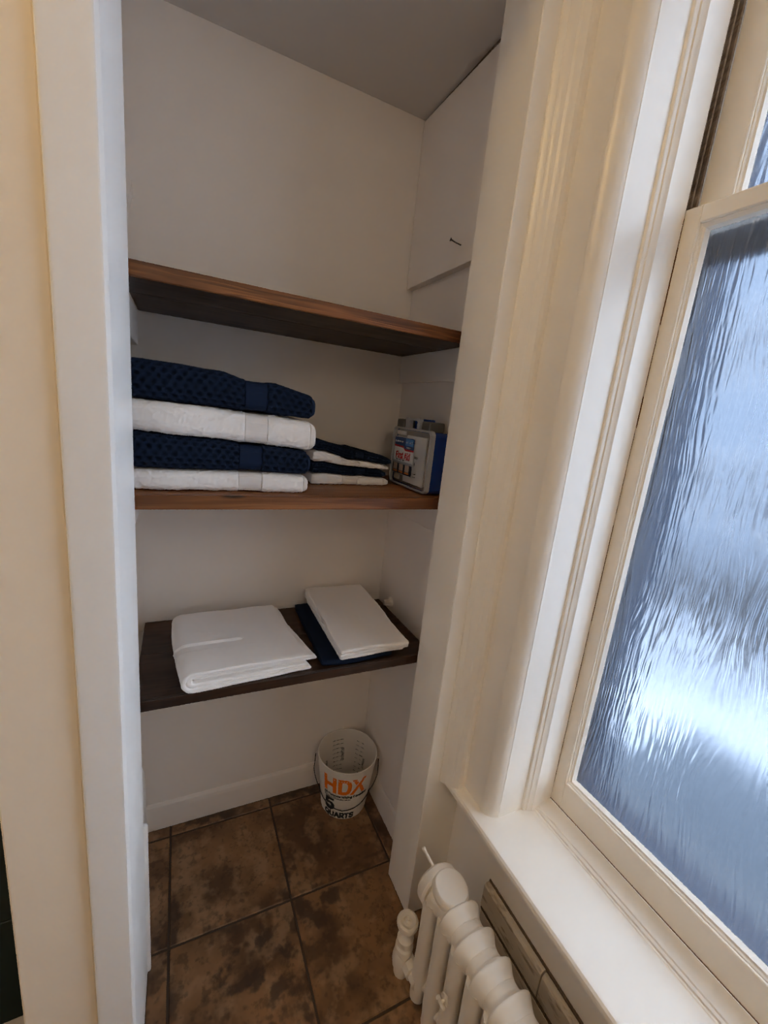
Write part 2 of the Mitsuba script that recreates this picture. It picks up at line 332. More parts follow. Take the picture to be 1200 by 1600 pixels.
for i, (x, y, s) in enumerate([(8.2, 5.0, 1.0), (9.4, 3.4, 1.15), (10.2, 6.9, .9), (8.6, 0.3, .95), (7.6, 7.6, 1.05)]):
    r2 = np.random.default_rng(40+i); tubes = []
    tubes.append(tube([[x, y, -3], [x+.05, y, -2.2], [x, y+.04, -1.2]], [.09*s, .07*s, .04*s], 7))
    for b in range(110):
        a, e = r2.uniform(0, 2*np.pi), r2.uniform(.5, 1.3); L = s*r2.uniform(.7, 1.5); z0 = r2.uniform(-2.8, -1.3)
        d = np.array([np.cos(a)*np.cos(e), np.sin(a)*np.cos(e), np.sin(e)])
        p0 = np.array([x, y, z0]); tubes.append(tube([p0, p0+d*L*.5, p0+d*L+[0, 0, .1]], [.034*s, .026*s, .010], 5))
    add('bare_shrub', cat(*tubes), 'bark', label='leafless shrub blurred by the ribbed glass in the snowy yard outside the window', cat='shrub', group='leafless shrubs in the snowy yard')

# ------------------------------------------------------------------ ceiling lamp (out of view, lights the room)
lx, ly, lz = LAMP['at']
tag('ceiling_lamp', 'round frosted ceiling lamp fixed to the room ceiling', 'lamp')
add('ceiling_lamp__base', lathe([(0, .06), (.07, .06), (.07, .035), (.05, .03), (0, .03)], (lx, ly, lz)), 'paint_trim_board')
globe = trimesh.creation.icosphere(3, LAMP['r']); globe.apply_scale((1, 1, .62)); globe.apply_translation((lx, ly, lz-.02))
d = ply(globe, 'paint_room', True); d['emitter'] = {'type': 'area', 'radiance': rgb(*LAMP['power'])}
scene['ceiling_lamp__globe'] = d
px_, py_, pz_ = LAMP2['at']
tag('pendant_lamp', 'white globe pendant lamp hanging at the back of the room', 'lamp')
add('pendant_lamp__rod', lathe([(0, .14), (.008, .14), (.008, .40), (.05, .405), (.05, .425), (0, .425)], (px_, py_, pz_)), 'paint_trim_board', 30)
globe = trimesh.creation.icosphere(3, LAMP2['r']); globe.apply_translation((px_, py_, pz_))
d = ply(globe, 'paint_room', True); d['emitter'] = {'type': 'area', 'radiance': rgb(*LAMP2['power'])}
scene['pendant_lamp__globe'] = d

# ------------------------------------------------------------------ shelves
def shelf(z0, z1, yf, split, mats, label, edge):
    key = 'wall_shelf'; i = 0
    while key in place: i += 1; key = f'wall_shelf_{i:03d}'
    place.add(key)
    tag(key, label, 'shelf')
    x0, x1 = -.0960, XR-.002
    add(key+'__board', cat(box(x0, x1, yf+.006, split-.0006, z0, z1, .0016)), mats)
    add(key+'__board', cat(box(x0, x1, split+.0006, YB-.002, z0, z1, .0016)), mats)
    add(key+'__front_edge', box(x0, x1, yf, yf+.006, z0, z1, .0018), edge)
place = set()
shelf(1.700, 1.729, .985, 1.14, 'wood_dark', 'dark stained wooden shelf, topmost and empty, below the bare upper wall', 'wood_edge')
shelf(1.257, 1.288, .985, 1.20, 'wood_mid', 'brown stained wooden shelf carrying the bath towel stack and the first aid kit', 'wood_mid')
shelf(.772, .800, .985, 1.19, 'wood_dark', 'dark stained wooden shelf, lowest, under the flat folded towels', 'wood_dark')

# ------------------------------------------------------------------ towels
def ribbon(center, r, stations, capn=12, pw=1.0, disp=None, place3=None):
    """A soft sheet or slab: centre line center(w) -> (K,2) for every station w, half thickness r(w); returns mesh with point data.
    place3(a, b, w) -> xyz; disp(P, N, s, w) -> offset along the normal."""
    rows = []
    for w in stations:
        c = center(w); rr = r(w)
        t = np.gradient(c, axis=0); t /= np.linalg.norm(t, axis=1, keepdims=True)+1e-12
        n = np.c_[-t[:, 1], t[:, 0]]
        rk = np.broadcast_to(rr, (len(c),))
        top = c + n*rk[:, None]; bot = (c - n*rk[:, None])[::-1]
        th = np.linspace(0, np.pi, capn+2)[1:-1]
        cs, sn = np.sign(np.cos(th))*np.abs(np.cos(th))**pw, np.sin(th)**pw
        cap1 = c[-1] + rk[-1]*(cs[:, None]*n[-1] + sn[:, None]*t[-1])
        cap0 = c[0] + rk[0]*(-cs[:, None]*n[0] - sn[:, None]*t[0])
        rows.append(np.vstack([top, cap1, bot, cap0]))
    R = np.array(rows); S, M = R.shape[:2]
    W = np.broadcast_to(np.asarray(stations)[:, None], (S, M))
    X = place3(R[..., 0], R[..., 1], W)
    dw = np.gradient(X, axis=0); ds = np.roll(X, -1, 1) - np.roll(X, 1, 1)
    N = np.cross(dw, ds); N /= np.linalg.norm(N, axis=-1, keepdims=True)+1e-12
    i, j = np.meshgrid(np.arange(S-1), np.arange(M), indexing='ij')
    q = lambda a, b: (a*M + b % M).ravel()
    F = np.vstack([np.c_[q(i, j), q(i+1, j), q(i+1, j+1)], np.c_[q(i, j), q(i+1, j+1), q(i, j+1)]])
    V = X.reshape(-1, 3)
    c0, c1 = X[0].mean(0), X[-1].mean(0); L = S*M
    jj = np.arange(M)
    caps = np.vstack([np.c_[np.full(M, L), jj, (jj+1) % M], np.c_[np.full(M, L+1), (S-1)*M+(jj+1) % M, (S-1)*M+jj]])
    if len(R) and True:
        # end caps: for a curved strip stitch across the thickness instead of a fan
        K = (M - 2*capn)//2
        def strip(b):
            out = []
            topi = np.arange(K); boti = K+capn+np.arange(K)[::-1]
            for a in range(K-1): out += [[b+topi[a], b+topi[a+1], b+boti[a+1]], [b+topi[a], b+boti[a+1], b+boti[a]]]
            ring1 = np.concatenate([[K-1], K+np.arange(capn), [K+capn]]); ring0 = np.concatenate([[2*K+capn-1], 2*K+capn+np.arange(capn), [0]])
            for rg in (ring1, ring0):
                for a in range(1, len(rg)-1): out.append([b+rg[0], b+rg[a], b+rg[a+1]])
            return np.array(out)
        s0 = strip(0); s1 = strip((S-1)*M)
        caps = np.vstack([s0, s1[:, ::-1]])
    m = trimesh.Trimesh(V, np.vstack([F, caps]), process=False)
    flip = m.volume < 0
    if flip: m.invert(); N = -N
    if disp is not None:
        o = disp(X, N if not flip else N, R, W)
        m.vertices = (X + N*o[..., None]).reshape(-1, 3)
    return m
def outward(m): return m
def endr(u, r, e, k=.82):      # rounded ends of a soft slab: u = distance to the nearer end
    t = np.clip(1-u/e, 0, 1); return r*np.sqrt(np.maximum(1-k*t*t, .05))
lin = lambda xs, ys: (lambda w: np.interp(w, xs, ys))

def bath_towel(x0, x1, yf, yb, xs, zlo, zhi, colour, label, group, seed, bands, hem, dens=1.0, cell=(.0195, .0125), waffle=True, cat_='towel', name='bath_towel', frontwob=.006):
    lo, hi = lin(xs, zlo), lin(xs, zhi)
    key = name; i = 0
    while key in place: i += 1; key = f'{name}_{i:03d}'
    place.add(key); tag(key, label, cat_, group)
    def center(w):
        zc = (lo(w)+hi(w))/2; rr = r(w)
        n = meshkit.noise(np.array([[w*9, seed, 0]]), seed)[0]
        y = np.linspace(yf + rr + frontwob*(n-.5)*2, yb-rr, int(46*dens))
        return np.c_[y, np.full_like(y, zc)]
    def r(w):
        u = min(w-x0, x1-w); return endr(u, (hi(w)-lo(w))/2-.0014, .014, .5)
    p3 = lambda a, b, w: np.stack([w, a, b], -1)
    navy = colour == 'navy'
    def mk(xa, xb, off, st, kind):
        def disp(X, N, R, W):
            base = 0.0015*(meshkit.fbm(X*[40, 40, 40], 2, seed)-.5)*2 + .0030*(meshkit.noise(X*[9, 14, 14], seed+2)-.55)
            if kind == 'band':
                
                s = np.concatenate([[0], np.cumsum(np.linalg.norm(np.diff(X[X.shape[0]//2], axis=0), axis=1))])[None, :]
                return base + off + .0007*np.sin(s*2*np.pi/.0052)
            if kind == 'hem': return base + off
            if navy and waffle:
                # honeycomb of soft dimples, set out along the surface
                s = np.concatenate([[0], np.cumsum(np.linalg.norm(np.diff(X[X.shape[0]//2], axis=0), axis=1))])[None, :]
                u, v = W/cell[0], (s+0*W)/cell[1]
                row = np.floor(v); u = u + .5*(row % 2)
                jit = meshkit.noise(np.stack([np.floor(u)*3.7, row*2.3, 0*u], -1), seed)
                du, dv = (u-np.floor(u)-.5)*2, (v-row-.5)*2
                q = np.clip(1-(du/.62)**2-(dv/.72)**2, 0, 1)
                return base - .0085*np.sqrt(q)*(.65+.5*jit) + .0014
            return base + .0024*(meshkit.fbm(X*210, 2, seed+4)-.5)*2 - .0004
        m = ribbon(center, r, st, int(44*dens), pw=.68, disp=disp, place3=p3)
        m.vertices[:, 2] = np.maximum(m.vertices[:, 2], 1.2883); return m
    step = .0026/dens
    edges = [x0] + [e for b in bands for e in b] + [hem, x1]
    segs = list(zip(edges[:-1], edges[1:]))
    body = []
    for n, (a, b) in enumerate(segs):
        st = np.linspace(a, b, max(4, int((b-a)/step)))
        isband = any(abs(a-q[0]) < 1e-9 for q in bands); ishem = n == len(segs)-1
        if isband: add(key+'__band', mk(a, b, -.0016, st, 'band'), 'towel_navy_band' if navy else 'towel_band', True)
        elif ishem: add(key+'__hem', mk(a, b, -.0012, st, 'hem'), 'towel_navy_band' if navy else 'towel_band', True)
        else: body.append(mk(a, b, 0, st, 'pile'))
    add(key+'__body', cat(*body), 'towel_navy' if navy else 'towel_white', True)
X4 = [-.095, 0., .09, .125, .20, .30]
g4 = None
bath_towel(-.094, .288, 1.022, 1.350, X4, [1.288]*6, [1.336, 1.337, 1.338, 1.338, 1.338, 1.334], 'white', 'plump white bath towel at the bottom of the four towel stack on the middle shelf', g4, 1, [(.125, .178)], .277)
bath_towel(-.094, .290, 1.016, 1.352, X4, [1.337, 1.338, 1.339, 1.339, 1.339, 1.336], [1.416, 1.411, 1.406, 1.402, 1.399, 1.391], 'navy', 'navy honeycomb bath towel second from the bottom of the stack, between two white ones', g4, 2, [(.124, .176)], .282)
bath_towel(-.095, .299, 1.014, 1.350, X4, [1.416, 1.411, 1.407, 1.403, 1.400, 1.393], [1.482, 1.480, 1.478, 1.476, 1.474, 1.466], 'white', 'plump white bath towel between the two navy towels of the stack', g4, 3, [(.135, .186)], .285)
bath_towel(-.096, .293, 1.012, 1.352, X4, [1.483, 1.481, 1.479, 1.477, 1.475, 1.470], [1.562, 1.560, 1.556, 1.546, 1.545, 1.524], 'navy', 'navy honeycomb bath towel topmost on the four towel stack', g4, 4, [(.132, .182)], .284)
# washcloths
XW = [.335, .375, .40, .44, .50, .58]
wc = dict(cell=(.011, .008), dens=.8, name='washcloth', frontwob=.004)
bath_towel(.335, .578, 1.155, 1.362, XW, [1.288]*6, [1.320, 1.322, 1.320, 1.317, 1.316, 1.312], 'white', 'folded white washcloth at the bottom of the small stack beside the bath towels', None, 11, [(.43, .478)], .562, **wc)
bath_towel(.335, .566, 1.158, 1.362, XW, [1.320, 1.322, 1.320, 1.318, 1.317, 1.313], [1.352, 1.352, 1.347, 1.342, 1.341, 1.335], 'navy', 'folded navy washcloth second from the bottom of the small stack', None, 12, [(.47, .50)], .556, **wc)
bath_towel(.335, .572, 1.153, 1.360, XW, [1.352, 1.353, 1.348, 1.343, 1.342, 1.336], [1.386, 1.384, 1.377, 1.366, 1.361, 1.352], 'white', 'folded white washcloth between two navy ones in the small stack', None, 13, [(.42, .475)], .558, **wc)
bath_towel(.335, .582, 1.156, 1.362, XW, [1.387, 1.385, 1.378, 1.367, 1.362, 1.353], [1.414, 1.411, 1.404, 1.394, 1.390, 1.374], 'navy', 'folded navy washcloth topmost on the small stack by the first aid kit', None, 14, [(.46, .49)], .57, **wc)

# flat folded towels on the lowest shelf
def c_fold(x0, x1, zc, rad, n=22, tail=0.0):
    """A folded sheet in section: top run, round fold at x0, bottom run."""
    th = np.linspace(np.pi/2, 3*np.pi/2, n)
    arc = np.c_[x0+rad+rad*np.cos(th)*1.0, zc+rad*np.sin(th)]
    top = np.c_[np.linspace(x1, x0+rad, 30)[:-1], np.full(29, zc+rad)]
    bot = np.c_[np.linspace(x0+rad, x1+tail, 30)[1:], np.full(29, zc-rad)]
    return np.vstack([top, arc, bot])
def rotz(X, c, a):
    x, y = X[..., 0]-c[0], X[..., 1]-c[1]
    return np.stack([c[0]+x*np.cos(a)-y*np.sin(a), c[1]+x*np.sin(a)+y*np.cos(a), X[..., 2]], -1)
def soft(X, amp, f, seed): return amp*(meshkit.fbm(X*f, 2, seed)-.5)*2

def flat_white_towel():
    key = 'folded_towel'; tag(key, 'wide white towel folded flat on the left of the lowest shelf', 'towel')
    ang, c0 = math.radians(4.0), (.15, 1.16)
    z0, t = .800, .0047
    ms = []
    def sheet(x0, x1, rad, zc, ya, yb, tail, seed, t=t, top=False, lift=0, taper=0):
        def center(w):
            u = (w-ya)/(yb-ya)
            c = c_fold(x0 + .006*np.sin(u*3+seed), x1 - taper*u + .003*np.sin(u*5+seed), zc, rad, tail=tail)
            # sag: layers relax towards the open right side
            k = np.clip((c[:, 0]-x0)/(x1-x0), 0, 1)
            c[:, 1] = np.maximum(c[:, 1] - (.010*k**1.5)*np.clip((c[:, 1]-z0)/.05, 0, 1), z0+t+.0002) + lift*0
            return c
        def r(w):
            return endr(min(w-ya, yb-w), t, .004)
        def disp(X, N, R, W):
            d = soft(X, .0011, 170, seed) + .0022*(meshkit.noise(X*[14, 14, 8], seed)-.5)*2
            if top:
                up = R[..., 1] > zc
                x, y = R[..., 0], W
                band = (((y > 1.092) & (y < 1.122) & (x < .185)) | ((x > .156) & (x < .185) & (y > 1.092))) & up
                d = np.where(band, d*.2-.0022, d)
                d = d + np.where(up & (np.abs(y-1.126) < .004) & (x < .155), .0024, 0)
            return np.clip(d, -.0045, .0045)
        p3 = lambda a, b, w: rotz(np.stack([a, w, b], -1), c0, ang)
        m = ribbon(center, r, np.linspace(ya, yb, 110), 8, disp=disp, place3=p3)
        m.vertices[:, 2] = np.maximum(m.vertices[:, 2], z0+.0003)
        return m
    ms.append(sheet(-.005, .305, .0225, .828, .990, 1.315, .006, 3, top=True, taper=.020))
    ms.append(sheet(.012, .300, .0120, .8275, .998, 1.312, .004, 4))
    ms.append(sheet(.026, .334, .0040, .8270, 1.012, 1.318, .004, 5, t=.0036, taper=.050))
    add(key+'__body', cat(*ms), 'towel_white', True)
    w = .0275
    L = sg.Polygon([(-.004, 1.093), (.184, 1.093), (.184, 1.308), (.157, 1.308), (.157, 1.121), (-.004, 1.121)])
    add(key+'__band', laid_on(ms[0], L, c0, ang, .0009), 'towel_band', True, 'smooth woven band')
def laid_on(body, poly, c0, ang, up):
    """A flat woven strip that follows the top of a towel."""
    from scipy.spatial import cKDTree
    m = trimesh.creation.extrude_polygon(poly, .001, engine='earcut')
    g = .0035; x0, y0, x1, y1 = poly.bounds; V, F, ids = [], [], {}
    def vid(i, j):
        if (i, j) not in ids: ids[(i, j)] = len(V); V.append((x0+i*g, y0+j*g))
        return ids[(i, j)]
    for i in range(int((x1-x0)/g)):
        for j in range(int((y1-y0)/g)):
            if poly.contains(sg.Point(x0+(i+.5)*g, y0+(j+.5)*g)):
                a, b, c, d = vid(i, j), vid(i+1, j), vid(i+1, j+1), vid(i, j+1); F += [[a, b, c], [a, c, d]]
    V = rotz(np.c_[np.array(V), np.zeros(len(V))], c0, ang)
    tv = body.vertices[body.vertex_normals[:, 2] > .3]; d, k = cKDTree(tv[:, :2]).query(V[:, :2], 6)
    V[:, 2] = tv[k, 2].max(1)*.5 + tv[k, 2].mean(1)*.5 + up
    top = trimesh.Trimesh(V, F, process=False); bot = top.copy(); bot.vertices[:, 2] -= .0012; bot.invert()
    return cat(top, bot)
flat_white_towel()

def front_folds(key, folds, x0, x1, yb, colour, ang, c0, zfn, seed, mats):
    """Sheets folded at the front: section in y-z, run along x."""
    ms = []
    for n, (yf, zc, rad, t, dx0, dx1) in enumerate(folds):
        a0, a1 = x0+dx0, x1+dx1
        def center(w, yf=yf, zc=zc, rad=rad, t=t):
            c = c_fold(yf + .004*np.sin(w*25+n), yb, zc, rad, n=18)
            c[:, 1] = c[:, 1] + zfn(c[:, 0], w)*(c[:, 1]-.800)/.05
            return c
        def r(w, a0=a0, a1=a1, t=t): return endr(min(w-a0, a1-w), t, .006)
        def disp(X, N, R, W, n=n):
            d = soft(X, .0009, 190, seed+n) + .0018*(meshkit.noise(X*[16, 16, 9], seed+n)-.5)*2
            if n == len(folds)-1:
                y = R[..., 0]; up = R[..., 1] > folds[-1][1]
                d = d + np.where(up, .0016*np.exp(-((y-1.215-.10*(W-.5))/.003)**2) + .0018*np.exp(-((y-1.105-.10*(W-.5))/.0035)**2) - .0014*np.exp(-((y-1.160-.10*(W-.5))/.02)**2), 0)
            return np.clip(d, -.0032, .0032)
        p3 = lambda a, b, w: rotz(np.stack([w, a, b], -1), c0, ang)
        ms.append(ribbon(center, r, np.linspace(a0, a1, 90), 8, disp=disp, place3=p3))
    add(key+'__body', cat(*ms), mats, True)
hz = lambda y, w: np.clip((y-1.02)/.33, 0, 1)*.010 + .007/(1+np.exp(-(y-1.125-.10*(w-.5))/.010))
tag('hand_towel', 'white hand towel folded flat on top of a navy one on the lowest shelf', 'towel')
front_folds('hand_towel', [(.993, .8262, .0031, .0025, .006, -.006), (.986, .8388, .0034, .0025, .001, .003), (.979, .8520, .0036, .0027, 0, 0)], .400, .612, 1.362, 'white', math.radians(0), (.505, 1.17), hz, 31, 'towel_white')
tag('hand_towel_001', 'navy hand towel lying flat under the white one on the lowest shelf', 'towel')
front_folds('hand_towel_001', [(1.002, .8092, .0046, .0044, 0, 0)], .362, .578, 1.364, 'navy', math.radians(-1.5), (.47, 1.18), lambda y, w: 0*y, 37, 'towel_navy')

# ------------------------------------------------------------------ first aid kit
K = 'first_aid_kit'
tag(K, 'blue and clear plastic first aid kit standing at the right end of the middle shelf', 'first aid kit')
kx, ky0, ky1, kz0, kz1 = .622, 1.012, 1.246, 1.2885, 1.470
def xface(poly_yz, x, d=.0004):      # a thin flat print on a face that looks towards -x
    m = trimesh.creation.extrude_polygon(sg.Polygon(poly_yz), d, engine='earcut'); v = m.vertices
    m = trimesh.Trimesh(np.c_[x - v[:, 2], v[:, 0], v[:, 1]], m.faces, process=False); m.fix_normals(); return m
def yz(y0, y1, z0, z1): return [(y0, z0), (y1, z0), (y1, z1), (y0, z1)]
def heavy(s, h, d, fat):
    """Lettering made heavier by laying shifted copies over one another."""
    m = meshkit.text_mesh(s, h, d, True); out = []
    for dx in (-fat, 0, fat):
        for dy in ((-fat*.6, fat*.6) if fat else (0,)):
            q = m.copy(); q.apply_translation((dx, dy, 0)); out.append(q)
            if not fat: return m
    return cat(*out)
def xtext(s, h, x, y, z, bold=False, d=.0004, squeeze=1.0, fat=0):
    m = heavy(s, h, d, fat) if fat else meshkit.text_mesh(s, h, d, bold); v = m.vertices
    return trimesh.Trimesh(np.c_[x - v[:, 2], y - v[:, 0]*squeeze, z + v[:, 1]], m.faces, process=False)
def rrect(y0, y1, z0, z1, r): return sg.box(y0+r, z0+r, y1-r, z1-r).buffer(r, 6)
def xring(outer, inner, x0, x1):
    m = trimesh.creation.extrude_polygon(outer.difference(inner) if inner is not None else outer, x1-x0, engine='earcut'); v = m.vertices
    m = trimesh.Trimesh(np.c_[x1 - v[:, 2], v[:, 0], v[:, 1]], m.faces, process=False); m.fix_normals(); return m
zb = kz0+.004
add(K+'__case_back', cat(xring(rrect(ky0+.004, ky1-.004, zb, kz1-.004, .014), rrect(ky0+.008, ky1-.008, zb+.004, kz1-.008, .011), kx+.013, .684),
                         xring(rrect(ky0+.004, ky1-.004, zb, kz1-.004, .014), None, .684, .688)), 'plastic_blue', 30, 'blue plastic back half')
for y0 in (1.05, 1.17): add(K+'__foot', box(kx+.016, .680, y0, y0+.05, kz0, zb+.002, .001), 'plastic_blue', label='blue foot')
add(K+'__lid', cat(xring(rrect(ky0, ky1, zb, kz1, .016), rrect(ky0+.003, ky1-.003, zb+.003, kz1-.003, .013), kx+.001, kx+.015),
                   xring(rrect(ky0+.003, ky1-.003, zb+.003, kz1-.003, .014), rrect(ky0+.0055, ky1-.0055, zb+.0055, kz1-.0055, .012), kx-.0005, kx+.003)), 'plastic_clear', 30, 'clear plastic rim of the lid')
add(K+'__lid__pane', xring(rrect(ky0+.0045, ky1-.0045, zb+.0045, kz1-.0045, .012), None, kx+.0030, kx+.0034), 'glass_clear', label='clear window of the lid')
add(K+'__tray', xring(rrect(ky0+.008, ky1-.008, zb+.005, kz1-.008, .011), None, kx+.016, kx+.020), 'kit_inside')
add(K+'__booklet', box(kx+.0075, kx+.0115, ky0+.030, ky0+.150, zb+.014, kz1-.022, .0006), 'paper_white', label='white booklet inside the lid')
add(K+'__booklet__lettering', cat(xtext('ncy', .0085, kx+.0075, 1.103, 1.383, True), xtext('d', .0085, kx+.0075, 1.103, 1.364, True),
                                  xface(yz(1.083, 1.103, 1.337, 1.3385), kx+.0075), xface(yz(1.087, 1.103, 1.3285, 1.3295), kx+.0075)), 'print_black')
for i in range(2): add(K+'__swab_tube', tube([[kx+.009, 1.026+.0062*i, zb+.02], [kx+.009, 1.026+.0062*i, kz1-.045]], .0026, 8), 'print_tan')
for a in ((1.19, 1.225, 1.306, 1.322), (1.175, 1.232, 1.446, 1.458)): add(K+'__swab_pack', box(kx+.008, kx+.013, *a, .001), 'paper_white')
S = K+'__sticker'; sxx = kx+.0028
ya, yb_, za, zb_ = 1.103, 1.229, 1.326, 1.440
add(S, xring(rrect(ya, yb_, za, zb_, .003), None, sxx-.0002, sxx), 'print_white', label='printed label on the lid')
add(S+'__blue_panel', cat(xface([(ya, 1.404), (1.163, 1.404), (1.169, 1.411), (yb_, 1.413), (yb_, zb_-.001), (ya, zb_-.001)], sxx-.0002)), 'print_blue')
add(S+'__light_panel', xface([(ya+.006, 1.416), (1.158, 1.416), (1.158, 1.437), (ya+.006, 1.437)], sxx-.0006, .0003), 'print_light_blue')
add(S+'__red_band', xface([(ya, 1.4000), (1.160, 1.4000), (1.167, 1.4075), (yb_, 1.4085), (yb_, 1.414), (1.169, 1.413), (1.163, 1.4055), (ya, 1.4055)], sxx-.0006, .0002), 'print_red')
add(S+'__grey_panel', xface(yz(ya, yb_, 1.358, 1.3655), sxx-.0002, .0003), 'print_grey')
add(S+'__dark_panel', xface(yz(ya, yb_, za+.001, 1.3585), sxx-.0002, .0003), 'print_navy')
add(S+'__title', xtext('First Aid', .0205, sxx-.0004, 1.2160, 1.3735, True, squeeze=.86, fat=.0005), 'print_red')
add(S+'__lettering', cat(xtext('FIRST AID ONLY', .0042, sxx-.0006, 1.217, 1.4235, True), xtext('+', .010, sxx-.0006, 1.227, 1.4215, True), *[xtext(c, .008, sxx-.001, 1.155-.0115*i, 1.422, True) for i, c in enumerate('+i+Y')],
                         xtext('CERTIFIED', .0035, sxx-.0006, 1.150, 1.4085, True)), 'print_white')
add(S+'__subtitle', xtext('Home   Office   Travel', .0038, sxx-.0004, 1.209, 1.3680, True), 'print_black')
for i in range(3):
    yc = 1.2105-.0385*i
    add(S+'__picture', xface(yz(yc-.013, yc+.013, 1.337, 1.3575), sxx-.0006, .0003), 'print_tan')
    add(S+'__caption', xface(yz(yc-.0145, yc+.0145, 1.3305, 1.3355), sxx-.0006, .0003), 'print_orange')
for y0 in (1.031, 1.186):
    add(K+'__latch', rbox(kx+.002, .676, y0, y0+.044, kz1-.006, kz1+.024, .005), 'plastic_grey', 30, 'dark grey latch')
hz0, hz1 = kz1-.004, kz1+.030
def bail(y0, y1, x0, x1): 
    o = sg.box(y0, hz0, y1, hz1).buffer(0); i = sg.box(y0+.014, hz0+.004, y1-.026, hz1-.007)
    return xring(o.buffer(-.004).buffer(.004), i, x0, x1)
add(K+'__handle', bail(1.090, 1.176, kx+.004, kx+.016), 'plastic_clear', label='clear front half of the carrying handle')
add(K+'__handle', bail(1.078, 1.172, kx+.034, kx+.048), 'plastic_blue', label='blue back half of the carrying handle')

# ------------------------------------------------------------------ bucket
B = 'bucket'
tag(B, 'white plastic mixing bucket with a wire handle on the closet floor in the corner', 'bucket')
bc = (.584, 1.268); R0, R1, H = .088, .113, .232
Rz = lambda z: R0 + (R1-R0)*z/H
prof = [(0, .001), (R0-.006, .001), (R0-.002, .002), (R0, .006), (Rz(.188), .188), (Rz(.188)+.001, .190), (Rz(H), H-.002), (Rz(H)+.0015, H), (Rz(H)-.0015, H+.0012), (Rz(H)-.003, H), (Rz(.188)-.003, .188), (R0-.003, .006), (R0-.010, .0045), (0, .0045)]
add(B+'__body', lathe(prof, (*bc, 0), n=72), 'bucket_plastic', 40)
base_ang = math.atan2(-bc[1], -bc[0])
def wrap(m, ang0, z0, out=.0006, inside=False):
    """Lay flat lettering (x right, y up, z out) round the bucket's side."""
    m = m.subdivide_to_size(.004) if len(m.faces) < 60000 else m
    v = m.vertices; z = z0 + v[:, 1]
    if inside:
        rad = Rz(z) - .0031 - v[:, 2]; a = ang0 - v[:, 0]/R0
    else:
        rad = Rz(z) + v[:, 2]; a = ang0 + v[:, 0]/R1
    return trimesh.Trimesh(np.c_[bc[0]+rad*np.cos(a), bc[1]+rad*np.sin(a), z], m.faces, process=False)
def flat(polys, d=.0007): return cat(*[trimesh.creation.extrude_polygon(sg.Polygon(p), d, engine='earcut') for p in polys])
def rect(x0, x1, y0, y1): return [(x0, y0), (x1, y0), (x1, y1), (x0, y1)]
# the logo, 0.066 high: H, D, X with a fine slit
lh = .062; BS = 1.17
Hh = [rect(0, .0135, 0, lh), rect(.0365, .050, 0, lh), [(.0135, .024), (.0365, .024), (.0365, .0375), (.0135, .0375)]]
Dd = sg.Polygon([(.056, 0), (.084, 0), (.096, .006), (.102, .020), (.102, .042), (.096, .056), (.084, .062), (.056, .062)])
Di = sg.Polygon([(.0695, .012), (.081, .012), (.087, .018), (.089, .028), (.087, .044), (.081, .050), (.0695, .050)])
Dm = trimesh.creation.extrude_polygon(Dd.difference(Di), .0007, engine='earcut')
Xx = [[(.097, 0), (.111, 0), (.154, .062), (.140, .062)], [(.101, .062), (.116, .062), (.1255, .046), (.118, .036)], [(.127, .030), (.134, .0405), (.156, 0), (.142, 0)]]
off = -.076
lg = cat(flat(Hh), Dm, flat(Xx)); lg.apply_translation((off, 0, 0)); lg.apply_scale((BS, BS, 1))
add(B+'__logo', wrap(lg, base_ang, .128), 'bucket_orange', label='orange HDX lettering')
def btext(s, h, x, z, fat=0, sq=1.0):
    m = heavy(s, h*BS, .0007, fat); m.apply_scale((sq, 1, 1)); m.apply_translation((x*BS, 0, 0)); return wrap(m, base_ang, z)
for a in (('All Purpose Mixing Container', .0085, off, .112, .0003, 1.05), ('Recipiente multiuso para mezclar', .0048, off, .101, 0, 1.0), ('5', .044, off-.002, .044, .0017, 1.25), ('QUARTS', .0205, off-.001, .0110, .0014, 1.08)):
    add(B+'__lettering', btext(*a), 'print_black', label='dark printed lettering')
ticks = []
for i in range(8):
    z = .060+.0185*i
    for a, w in ((.62, .011), (.78, .011), (.94, .011)): ticks.append(wrap(flat([rect(-w/2, w/2, -.0009, .0009)]), base_ang+np.pi+a-.35, z, inside=True))
    for a, w in ((-.22, .009), (-.44, .009 if i % 2 else .013)): ticks.append(wrap(flat([rect(-w/2, w/2, -.0009, .0009)]), base_ang+np.pi+a-.15, z, inside=True))
add(B+'__scale_mark', cat(*ticks), 'print_black', kind='stuff')
def vtext(s, h, a, z):
    m = meshkit.text_mesh(s, h, .0006, True); v = m.vertices
    m = trimesh.Trimesh(np.c_[-v[:, 1], v[:, 0], v[:, 2]], m.faces, process=False)
    return wrap(m, base_ang+np.pi+a, z, inside=True)
for a in (('QUARTS', .010, .15, .095), ('OUNCES', .008, -.80, .085), ('LITERS', .008, .93, .085)): add(B+'__scale_lettering', vtext(*a), 'print_black')
add(B+'__stain', lathe([(.055, .0046), (R0-.008, .0046), (R0-.007, .0056), (.055, .0052)], (*bc, 0), n=40), 'bucket_stain', label='brown residue ring')
